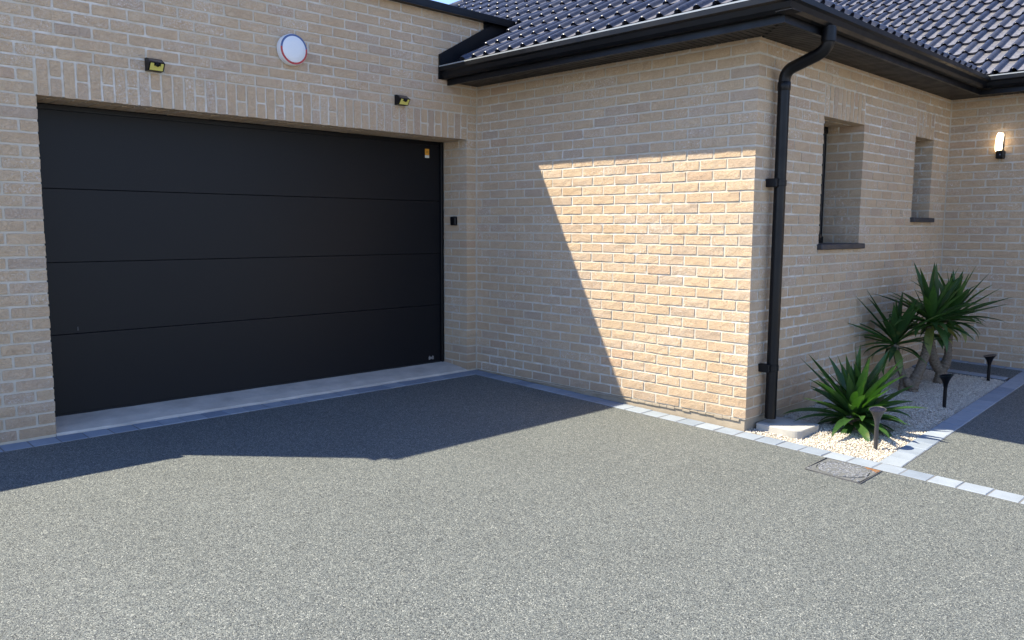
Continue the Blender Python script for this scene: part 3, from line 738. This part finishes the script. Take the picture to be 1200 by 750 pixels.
# --- downpipe
dp = empty('downpipe', (.215, -LY-.065, .0), 'black downpipe at the wing corner bending out to the gutter', 'downpipe')
px, py = .222, -LY-.068
m = MB(); pts = [(px, py, -.01), (px, py, .5), (px, py, 1.2), (px, py, 2.26)]
def bez(a, b, c_, n=7): return [tuple(Vector(a)*(1-t)**2+Vector(b)*2*t*(1-t)+Vector(c_)*t*t) for t in [i/n for i in range(1, n+1)]]
k1 = (px-.006, py-.06, 2.392); k2 = (.152, -LY-.345, 2.445); 
pts += bez((px, py, 2.30), (px, py, 2.372), k1); pts += [(.165, -LY-.315, 2.435)]; pts += bez((.165, -LY-.315, 2.437), (.15, -LY-.392, 2.455), (.150, -LY-.396, 2.515)); pts += [(.150, -LY-.396, 2.60)]
m.tube(pts, .040, 20); build(m, 'pipe', M_BLK, dp, True)
m = MB(); m.tube([(px, py, 2.245), (px, py, 2.25), (px, py, 2.30), (px, py, 2.305)], [.040, .0435, .0435, .040], 20); build(m, 'socket_collar', M_BLK, dp, True)
m = MB(); m.tube([(.150, -LY-.396, 2.50), (.150, -LY-.396, 2.505), (.150, -LY-.396, 2.592)], [.04, .046, .046], 20); build(m, 'socket_collar', M_BLK, dp, True)
for z in (1.63, .35):
    m = MB(); m.tube([(px, py, z-.02), (px, py, z-.018), (px, py, z+.018), (px, py, z+.02)], [.04, .044, .044, .04], 20); m.box(px-.072, px-.030, py-.012, -LY+.004, z-.028, z+.030, .004); build(m, 'bracket', M_BLK, dp)
# --- splash slab
m = MB(); r_ = .035; pts = []
x0_, x1_, y0_, y1_ = .125, .435, -3.13, -2.797
for (cx_, cy_, a0, rr) in ((x1_-.03, y1_-.02, 0, .02), (x0_+.02, y1_-.02, 90, .02), (x0_+.055, y0_+.055, 180, .055), (x1_-.03, y0_+.03, 270, .03)):
    for i in range(6): a = math.radians(a0+18*i); pts.append((cx_+rr*math.cos(a), cy_+rr*math.sin(a)))
m.prism(pts, -.105, -.047); 
n_ = len(pts); cx_, cy_ = .28, -2.96
m.v = [(x, y, z) for x, y, z in m.v]; sl_top = [(cx_+(x-cx_)*.975, cy_+(y-cy_)*.975, -.041) for x, y in pts]
m.f = [f for f in m.f if f != tuple(range(n_, 2*n_))]; b_ = len(m.v); m.v += sl_top; m.f += [(n_+i, n_+(i+1) % n_, b_+(i+1) % n_, b_+i) for i in range(n_)]+[tuple(range(b_, b_+n_))]
build(m, 'splash_slab', M_SLAB, label='pale concrete slab with rounded corners under the downpipe', cat='slab')

# ------------------------------------------------------------------ parapet coping and abutment flashing
cp = empty('parapet_coping', (-2, .1, 3.14), 'black metal coping along the top of the garage wall', 'coping')
m = MB(); m.box(GX0-.03, -4.002, -.03, .34, 3.150, 3.168, .002); build(m, 'corner_piece', M_BLK, cp)
m = MB(); m.box(-4.0, .41, -.08, .34, 3.150, 3.208, .004); m.box(-4.0, .41, -.080, -.070, 3.142, 3.152); build(m, 'coping_cap', M_BLK, cp)
m = MB(); m.box(.083, .60, -.006, .2, 2.80, 3.149, .001); build(m, 'end_cladding', M_BLK, cp)
af = empty('abutment_flashing', (-.1, -.05, 2.8), 'black flashing where the wing roof meets the garage wall', 'flashing')
# upstand following the slope
zr = lambda x: ZE+(x-XE)*T30
m = MB(); q = [(-.445, zr(-.445)-.005), (.42, zr(.42)-.005), (.42, zr(.42)+.09), (.08, zr(.08)+.130), (-.445, zr(-.445)+.135)]
m.add([(x, -.024, z) for x, z in q]+[(x, -.004, z) for x, z in q], [(0, 1, 2, 3, 4), (9, 8, 7, 6, 5)]+[(i, 5+i, 5+(i+1) % 5, (i+1) % 5) for i in range(5)]); build(m, 'upstand', M_BLK, af)
m = MB(); m.add([(-.42, -.022, zr(-.42)+.004), (.6, -.022, zr(.6)+.004), (.6, -.20, zr(.6)+.004), (-.42, -.20, zr(-.42)+.004), (-.42, -.022, zr(-.42)-.01), (.6, -.022, zr(.6)-.01), (.6, -.20, zr(.6)-.01), (-.42, -.20, zr(-.42)-.01)], [(0, 3, 2, 1), (4, 5, 6, 7), (0, 4, 7, 3), (0, 1, 5, 4), (2, 3, 7, 6), (1, 2, 6, 5)]); build(m, 'valley_tray', M_BLK, af)
m = MB(); m.box(GX0+.3, .33, .28, 6, 2.95, 3.0); build(m, 'garage_flat_roof', M_RUB, label='dark flat roof membrane hidden behind the garage parapet', cat='roof')

# ------------------------------------------------------------------ wall fittings
# alarm sounder
al = empty('round_wall_sounder', (-1.858, 0, 2.617), 'round white disc with a red and blue ring high above the garage door', 'wall light')
RX = Matrix.Translation((-1.858, 0, 2.617)) @ Matrix.Rotation(math.radians(90), 4, 'X')
M_WHT = plain('white_plastic', (.72, .73, .74), .35); M_RED = plain('red_ring', (.42, .035, .03), .35); M_BLU = plain('blue_ring', (.06, .10, .24), .35)
m = MB(); m.lathe([(.104, 0), (.112, .004), (.112, .048), (.108, .054), (.10, .055)], 48, RX); build(m, 'housing', M_WHT, al, True)
def ring(a0, a1, r0, r1, z0, z1):
    mm = MB(); n = 28; vs = []
    for i in range(n+1):
        a = math.radians(a0+(a1-a0)*i/n)
        for (r, z) in ((r0, z0), (r1, z0), (r1, z1), (r0, z1)): vs.append(RX @ Vector((r*math.cos(a), r*math.sin(a), z)))
    fs = [(i*4+k, (i+1)*4+k, (i+1)*4+(k+1) % 4, i*4+(k+1) % 4) for i in range(n) for k in range(4)]+[(3, 2, 1, 0), tuple(n*4+k for k in range(4))]
    mm.add(vs, fs); return mm
build(ring(175, 368, .094, .108, .050, .0585), 'lower_ring', M_RED, al, label='red lower half of the ring'); build(ring(8, 175, .094, .108, .050, .0585), 'upper_ring', M_BLU, al, label='dark blue upper half of the ring')
m = MB(); m.lathe([(.094, .05), (.094, .060), (.09, .0625), (.05, .066), (.004, .067)], 48, RX); build(m, 'cover', M_WHT, al, True)
# solar wedge lamps
M_YEL = plain('yellow_led_panel', (.62, .56, .14), .4); M_SOLAR = plain('solar_glass', (.012, .014, .03), .12, 0, .8)
def wedge(x, z, w, h, lab):
    e = empty('solar_wall_lamp', (x, 0, z), lab, 'wall lamp', 'solar lamps over the garage door')
    m = MB(); d0, d1 = .062, .085
    # side profile (y out, z): back plate, sloping top, front face leaning in
    pr = [(0, -h/2), (-.052, -h/2), (-.085, h*.08), (-.030, h/2), (0, h/2)]
    vs = [(x-w/2, y, z+q) for y, q in pr]+[(x+w/2, y, z+q) for y, q in pr]
    m.add(vs, [(0, 1, 2, 3, 4), (9, 8, 7, 6, 5)]+[(i, 5+i, 5+(i+1) % 5, (i+1) % 5) for i in range(5)]); build(m, 'housing', M_BLK, e)
    n_ = Vector((0, -(h*.58), -.033)).normalized()
    m = MB(); up_ = (Vector((0, -.085, h*.08))-Vector((0, -.052, -h/2))); L = up_.length; up_.normalize(); o = Vector((x, -.052, z-h/2))+n_*.002
    def fp(u, v, k=0.): return tuple(o+Vector((u, 0, 0))+up_*v+n_*k)
    ou = [(-w*.42, L*.08), (w*.42, L*.08), (w*.42, L*.93), (w*.24, L*.93), (w*.24, L*.62), (-w*.20, L*.62), (-w*.20, L*.93), (-w*.42, L*.93)]
    n8 = len(ou); m.add([fp(u, v) for u, v in ou]+[fp(u, v, -.004) for u, v in ou], [tuple(range(n8)), tuple(range(n8, 2*n8))[::-1]]+[(i, n8+i, n8+(i+1) % n8, (i+1) % n8) for i in range(n8)]); build(m, 'led_panel', M_YEL, e)
    m = MB(); ce = fp(.002*w, L*.78, .002); m.tube([ce, tuple(Vector(ce)+n_*.012)], [.013, .009], 12); build(m, 'motion_sensor', M_PVC, e)
    tp = Vector((0, .055, h*.42)).normalized(); nn = Vector((0, -tp.z, tp.y)); o2 = Vector((x, -.085, z+h*.08))+tp*.008
    m = MB(); Lt = math.hypot(.055, h*.42)-.016; m.add([tuple(o2+Vector((u, 0, 0))+tp*v+nn*k) for k in (.0015, -.002) for u, v in ((-w*.44, 0), (w*.44, 0), (w*.44, Lt), (-w*.44, Lt))], [(0, 1, 2, 3), (7, 6, 5, 4), (0, 4, 5, 1), (1, 5, 6, 2), (2, 6, 7, 3), (3, 7, 4, 0)]); build(m, 'solar_cell', M_SOLAR, e)
wedge(-2.868, 2.368, .100, .082, 'small black solar lamp with yellow face above the left part of the door')
wedge(-.862, 2.362, .100, .080, 'small black solar lamp with yellow face above the right end of the door')
kp = empty('door_keypad', (A2, .166, 1.376), 'small black keypad box on the brick reveal right of the garage door', 'keypad')
m = MB(); m.box(A2-.028, A2+.002, .128, .204, 1.336, 1.416, .006); build(m, 'box', M_BLK, kp)
m = MB(); m.box(A2-.032, A2-.027, .136, .196, 1.344, 1.408, .003); build(m, 'flap', M_PVC, kp)
# lantern on the end wall
ln_ = empty('wall_lantern', (MX, -3.255, 2.03), 'small black wall lantern glowing warm on the end wall', 'wall lamp')
m = MB(); m.box(MX-.075, MX+.0, -3.293, -3.227, 1.985, 2.062, .008); build(m, 'housing', M_BLK, ln_)
mg = Mat('glowing_diffuser', (1, .9, .7), .4); mg.b.inputs['Emission Color'].default_value = (1, .78, .50, 1); mg.b.inputs['Emission Strength'].default_value = 1.9
m = MB(); 
for i in range(1): pass
pts = [(MX-.042-.022*math.sin(t*1.7), -3.258+.016*math.cos(t*1.6), 2.056+.165*t) for t in [k/8 for k in range(9)]]
m.tube(pts, [.026, .030]+[.031]*5+[.030, .024], 16); build(m, 'diffuser', mg.m, ln_, True)
m = MB(); m.box(MX-.012, MX, -3.275, -3.235, 2.05, 2.225, .003); build(m, 'back_plate', M_BLK, ln_)
m = MB(); m.lathe([(.012, 0), (.012, .004), (.004, .007)], 16, Matrix.Translation((MX-.076, -3.26, 2.02)) @ Matrix.Rotation(math.radians(-90), 4, 'Y')); build(m, 'motion_sensor', M_SOLAR, ln_, True)

# ------------------------------------------------------------------ drain cover
mc = empty('inspection_cover', (-.322, -3.612, gz(-.3, -3.6)), 'square inspection cover with a round lid and rusty corner in the driveway', 'drain cover')
corn = [Vector((-.481, -3.459)), Vector((-.160, -3.445)), Vector((-.163, -3.790)), Vector((-.500, -3.800))]
M_STEEL = plain('weathered_steel', (.13, .13, .135), .6, .5, grain=.001, gs=100, var=.4)
M_FILL = stone_mat('dark_stone_fill', (.085, .09, .095), (.125, .13, .13), .003)
def rusty():
    m = Mat('rust', rough=.9, spec=.2); m.color(m.ramp(m.noise(60, 4, .7), [(.3, (.09, .045, .022)), (.5, (.22, .10, .04)), (.72, (.30, .19, .11))])); m.bump(m.noise(150, 3), .002, .8); return m.m
cen = sum(corn, Vector((0, 0)))/4
def qp(u, v):                                              # unit square to cover
    a = corn[0].lerp(corn[1], u); b = corn[3].lerp(corn[2], u); return a.lerp(b, v)
m = MB()
for (u0, v0, u1, v1) in ((0, 0, 1, .014), (0, .986, 1, 1), (0, .014, .014, .986), (.986, .014, 1, .986)):
    q = [qp(u0, v0), qp(u1, v0), qp(u1, v1), qp(u0, v1)][::-1]; m.prism([tuple(t) for t in q], -.03, .0065, zf=gz)
build(m, 'frame', M_STEEL, mc)
# tray with round hole
def circ(r, n=40): return [(cen.x+r*math.cos(2*math.pi*i/n), cen.y+r*math.sin(2*math.pi*i/n)) for i in range(n)]
m = MB(); n = 40; ci = circ(.150); vs = []; fs = []
for i in range(n):
    a = 2*math.pi*i/n; dx, dy = math.cos(a), math.sin(a); s_ = .160/max(abs(dx), abs(dy)); x, y = ci[i]; X_, Y_ = cen.x+dx*s_, cen.y+dy*s_
    vs += [(x, y, gz(x, y)+.0045), (X_, Y_, gz(X_, Y_)+.0045), (x, y, gz(x, y)-.01)]
for i in range(n):
    j = (i+1) % n; fs += [(i*3, i*3+1, j*3+1, j*3), (i*3+2, i*3, j*3, j*3+2)]
m.add(vs, fs); build(m, 'tray', M_FILL, mc)
m = MB(); vs = [(cen.x, cen.y, gz(*cen)+.006)]; R = random.Random(5); rings = [.035, .07, .105, .142]
for r in rings:
    for i in range(n): a = 2*math.pi*i/n; x, y = cen.x+r*math.cos(a), cen.y+r*math.sin(a); vs.append((x, y, gz(x, y)+.0055+(R.uniform(0, .0022) if r < .14 else 0)))
for i in range(n): x, y = vs[1+3*n+i][:2]; vs.append((x, y, gz(x, y)-.02))
fs = [(0, 1+i, 1+(i+1) % n) for i in range(n)]+[(1+k*n+i, 1+(k+1)*n+i, 1+(k+1)*n+(i+1) % n, 1+k*n+(i+1) % n) for k in range(4) for i in range(n)]
m.add(vs, fs); build(m, 'round_lid', M_FILL, mc)
m = MB(); q = [qp(.80, .97), qp(.66, .97), qp(.80, .84), qp(.90, .72), qp(.97, .66), qp(.97, .97)]
q = [qp(.975, .70), qp(.90, .78), qp(.84, .90), qp(.80, .976), qp(.975, .976)]
m.prism([tuple(t) for t in q][::-1], .001, .0062, zf=gz); build(m, 'corner_plate', rusty(), mc, label='rusty corner of the cover')
# slate chips on the lid
m = MB(); R = random.Random(9)
for i in range(420):
    a = R.uniform(0, 6.28); r = .138*math.sqrt(R.random()); x, y = cen.x+r*math.cos(a), cen.y+r*math.sin(a)
    if R.random() < .3: x, y = cen.x+R.uniform(-.155, .155), cen.y+R.uniform(-.155, .155)
    w_, l_ = R.uniform(.0015, .003), R.uniform(.004, .010); th = R.uniform(0, 3.14)
    T = Matrix.Translation((x, y, gz(x, y)+.0068)) @ Matrix.Rotation(th, 4, 'Z') @ Matrix.Rotation(R.uniform(-.3, .3), 4, 'Y'); m.box(-l_, l_, -w_, w_, -.001, .0012, T=T)
build(m, 'stone_chips', stone_mat('pale_chips', (.12, .13, .15), (.27, .28, .30)), mc, kind='stuff')

# ------------------------------------------------------------------ garden spike lamps
M_GUN = plain('gunmetal_plastic', (.055, .055, .06), .38, .2, var=.3); M_BULB = plain('clear_lens', (.5, .5, .5), .1)
def spike(x, y, h, mat, lab, tiltdir):
    z0_ = gz(x, y)-.012; e = empty('garden_spike_lamp', (x, y, z0_), lab, 'garden lamp', 'spike lamps in the gravel bed')
    T = Matrix.Translation((x, y, z0_)); m = MB(); m.lathe([(.0135, -.04), (.0135, h*.60), (.0145, h*.605), (.0145, h*.64), (.0135, h*.645)], 20, T); build(m, 'stem', mat, e, True)
    # flared head whose rim is cut at a slant
    n = 24; vs = []; fs = []; prof = [(.0150, .62), (.018, .70), (.027, .80), (.040, .89), (.053, .955)]
    for (r, t) in prof:
        for k in range(n):
            a = 2*math.pi*k/n; sl = math.cos(a-tiltdir)*(.010*max(0, (t-.62)/.335)); vs.append((x+r*math.cos(a), y+r*math.sin(a), z0_+h*t+sl))
    for k in range(n): vx = vs[4*n+k]; vs.append((x+(vx[0]-x)*.90, y+(vx[1]-y)*.90, vx[2]-.001))
    for k in range(n): vx = vs[3*n+k]; vs.append((x+(vx[0]-x)*.85, y+(vx[1]-y)*.85, vx[2]+.004))
    for i in range(6):
        for k in range(n): fs.append((i*n+k, i*n+(k+1) % n, (i+1)*n+(k+1) % n, (i+1)*n+k))
    m = MB(); m.add(vs, fs+[tuple(6*n+k for k in range(n))]); build(m, 'flared_head', mat, e, True)
    m = MB(); vs = [vs[4*n+k] for k in range(n)]; m.add([(x+(a-x)*.9, y+(b-y)*.9, z-.002) for a, b, z in vs]+[(x, y, z0_+h*.955-.012)], [(k, (k+1) % n, n) for k in range(n)]); build(m, 'solar_lens', M_SOLAR, e, True)
spike(.275, -3.575, .285, M_GUN, 'grey spike lamp standing in the sunlit gravel by the front yucca', 0)
spike(1.716, -3.525, .272, M_BLK, 'black spike lamp in shaded gravel between the other two spike lamps', math.radians(-60))
spike(2.963, -3.485, .248, M_BLK, 'farthest black spike lamp near the brick end wall', math.radians(-60))

# ------------------------------------------------------------------ yuccas
def leaf_mesh(v, L=.5, W_=.056, droop=.3, mat=None):
    R = random.Random(v); n = 7; vs = []; fs = []
    wv = lambda t: W_*(.42+.58*math.sin(min(1, t/.42)*math.pi/2))*(1-max(0, (t-.42)/.58)**1.7)/1.
    ang = 0; x = 0; z = 0; tw = R.uniform(-.5, .5)
    for i in range(n+1):
        t = i/n; w = max(.0012, wv(t))/2; fold = .32*w*2*(1-t*.4)
        bend = droop*(t**1.8); y = L*t*math.cos(bend*.8); z = -L*droop*.45*t**2.2
        a = tw*t
        for (u, f) in ((-w, fold), (0, 0), (w, fold)):
            vs.append((u*math.cos(a), y, z+f+u*math.sin(a)))
    for i in range(n):
        for k in range(2): fs.append((i*3+k, i*3+k+1, (i+1)*3+k+1, (i+1)*3+k))
    me = bpy.data.meshes.new('leaf'); me.from_pydata(vs, [], fs); me.materials.append(mat or M_LEAF)
    me.polygons.foreach_set('use_smooth', [True]*len(me.polygons)); me.update(); return me
LEAVES = {d: [leaf_mesh(i*7+d, droop=.08+d*.24) for i in range(5)] for d in range(4)}
LY_ = [leaf_mesh(99+i, droop=.8, mat=M_LEAFY) for i in range(2)]
def crown(e, ctr, n, L0, R, el=(-25, 85), wsc=1., bias=None, yellow=2, extra=()):
    ctr = Vector(ctr)
    def put(az, elv, ls, ws, me, rad=.012, dz=0):
        d = Vector((math.cos(az)*math.cos(elv), math.sin(az)*math.cos(elv), math.sin(elv)))
        X = Vector((-math.sin(az), math.cos(az), 0))*-1; Z = X.cross(d)
        if Z.z < 0 and abs(elv) < 1.4: X = -X; Z = -Z
        p = ctr+d*rad+Vector((0, 0, dz))
        T = Matrix(((X.x, d.x, Z.x, p.x), (X.y, d.y, Z.y, p.y), (X.z, d.z, Z.z, p.z), (0, 0, 0, 1))) @ Matrix.Rotation(R.uniform(-.3, .3), 4, 'Y') @ Matrix.Diagonal((ws, ls, ls, 1))
        link('leaf', me, e, T)
    ga = 2.39996
    for i in range(n):
        t = i/(n-1); elv = math.radians(el[1]+(el[0]-el[1])*(t**.9)+R.uniform(-15, 15)); az = i*ga+R.uniform(-.3, .3)
        ls = L0/.5*(.62+.42*math.sin(math.pi*min(1, .25+t*.7)))*R.uniform(.72, 1.15)
        dr = 0 if t < .3 else (1 if t < .6 else (2 if t < .85 else 3))
        if R.random() < .2: dr = min(3, dr+1)
        yl = i >= n-yellow
        put(az, elv, ls, wsc*R.uniform(.85, 1.15), LY_[i % 2] if yl else LEAVES[dr][i % 5], dz=-.05*t+.02)
    for (az, elv, ls, ws, dr) in extra: put(math.radians(az), math.radians(elv), ls/.5, ws, LEAVES[dr][int(az) % 5])
def trunk(e, pts, rad, name='trunk'):
    R = random.Random(len(pts)+int(pts[0][0]*100)); P_ = []; Rr = []
    for i in range(len(pts)-1):
        a, b = Vector(pts[i]), Vector(pts[i+1]); n = max(3, int((b-a).length/.014))
        for k in range(n):
            t = k/n; P_.append(a.lerp(b, t)); Rr.append((rad[i]*(1-t)+rad[i+1]*t)*(1+(.07 if (len(P_) % 2) else -.05)+R.uniform(-.05, .05)))
    P_.append(Vector(pts[-1])); Rr.append(rad[-1]*.6)
    # soften the path
    for _ in range(6): P_ = [P_[0]]+[(P_[i-1]+P_[i]*2+P_[i+1])/4 for i in range(1, len(P_)-1)]+[P_[-1]]
    m = MB(); m.tube(P_, Rr, 14); build(m, name, M_BARK, e, True)
R = random.Random(11)
ya = empty('yucca', (.586, -3.25, gz(.586, -3.25)), 'low bushy yucca without a visible trunk beside the downpipe slab', 'yucca', 'yuccas in the gravel bed')
crown(ya, (.64, -3.27, gz(.64, -3.27)+.07), 74, .48, R, el=(-10, 86), wsc=1.22, yellow=1)
crown(ya, (.77, -3.31, gz(.77, -3.31)+.05), 26, .40, R, el=(-4, 82), wsc=1.1, yellow=1)
trunk(ya, [(.64, -3.27, gz(.64, -3.27)-.05), (.64, -3.27, gz(.64, -3.27)+.10)], [.05, .045])
yb_ = empty('yucca', (2.04, -3.08, -.03), 'left yucca of the rear clump on a thin straight trunk', 'yucca', 'yuccas in the gravel bed')
trunk(yb_, [(2.045, -3.085, -.06), (2.055, -3.09, .08), (2.015, -3.05, .22), (1.995, -3.03, .37)], [.030, .027, .026, .028])
crown(yb_, (1.995, -3.03, .36), 34, .46, R, el=(-14, 86), wsc=1.0, extra=[(150, 24, .52, .7, 0), (165, 8, .5, .6, 1), (140, 50, .55, .9, 0), (170, -6, .42, .6, 1)])
yc = empty('yucca', (2.07, -3.16, -.03), 'tallest yucca of the rear clump on the thick knobbly trunk', 'yucca', 'yuccas in the gravel bed')
trunk(yc, [(2.075, -3.16, -.06), (2.075, -3.165, .05), (2.115, -3.195, .15), (2.15, -3.225, .30), (2.165, -3.24, .52)], [.044, .046, .040, .036, .032])
trunk(yc, [(2.05, -3.15, .02), (2.02, -3.13, .055), (2.012, -3.125, .085)], [.036, .034, .022], 'stump')
crown(yc, (2.175, -3.245, .555), 48, .455, R, el=(-14, 88), wsc=1.2)
yd = empty('yucca', (2.56, -3.2, -.015), 'right yucca of the rear clump with a trunk forking in two', 'yucca', 'yuccas in the gravel bed')
trunk(yd, [(2.56, -3.2, -.05), (2.57, -3.205, .06), (2.60, -3.23, .13), (2.62, -3.25, .20), (2.62, -3.25, .32), (2.62, -3.25, .53)], [.040, .038, .044, .034, .028, .026])
trunk(yd, [(2.58, -3.21, .08), (2.54, -3.17, .16), (2.52, -3.15, .26), (2.50, -3.13, .40)], [.040, .044, .036, .030], 'branch')
crown(yd, (2.625, -3.255, .55), 42, .45, R, el=(-12, 86), wsc=1.15, extra=[(-62, 26, .50, .9, 0), (-50, 18, .48, .9, 0), (-70, 40, .46, 1., 0)])
crown(yd, (2.50, -3.13, .44), 16, .42, R, el=(-12, 80), wsc=1.0)

# ------------------------------------------------------------------ garden fence left of the garage (casts the low shadow)
fe = empty('garden_fence', (-6, .1, 0), 'dark grey panel fence left of the garage corner', 'fence')
m_f = plain('fence_grey', (.06, .062, .065), .6, var=.2)
for i in range(4):
    x1_ = GX0-.02-i*1.9; 
    m = MB(); m.box(x1_-.07, x1_-.01, -.0125, .05, -.3, 1.72, .003); build(m, 'post', m_f, fe)
    for k in range(9): m = MB(); m.box(x1_-1.9-.01+.0, x1_-.07, -.012, .02, -.1+k*.2, -.1+k*.2+.197, .003); build(m, 'board', m_f, fe)
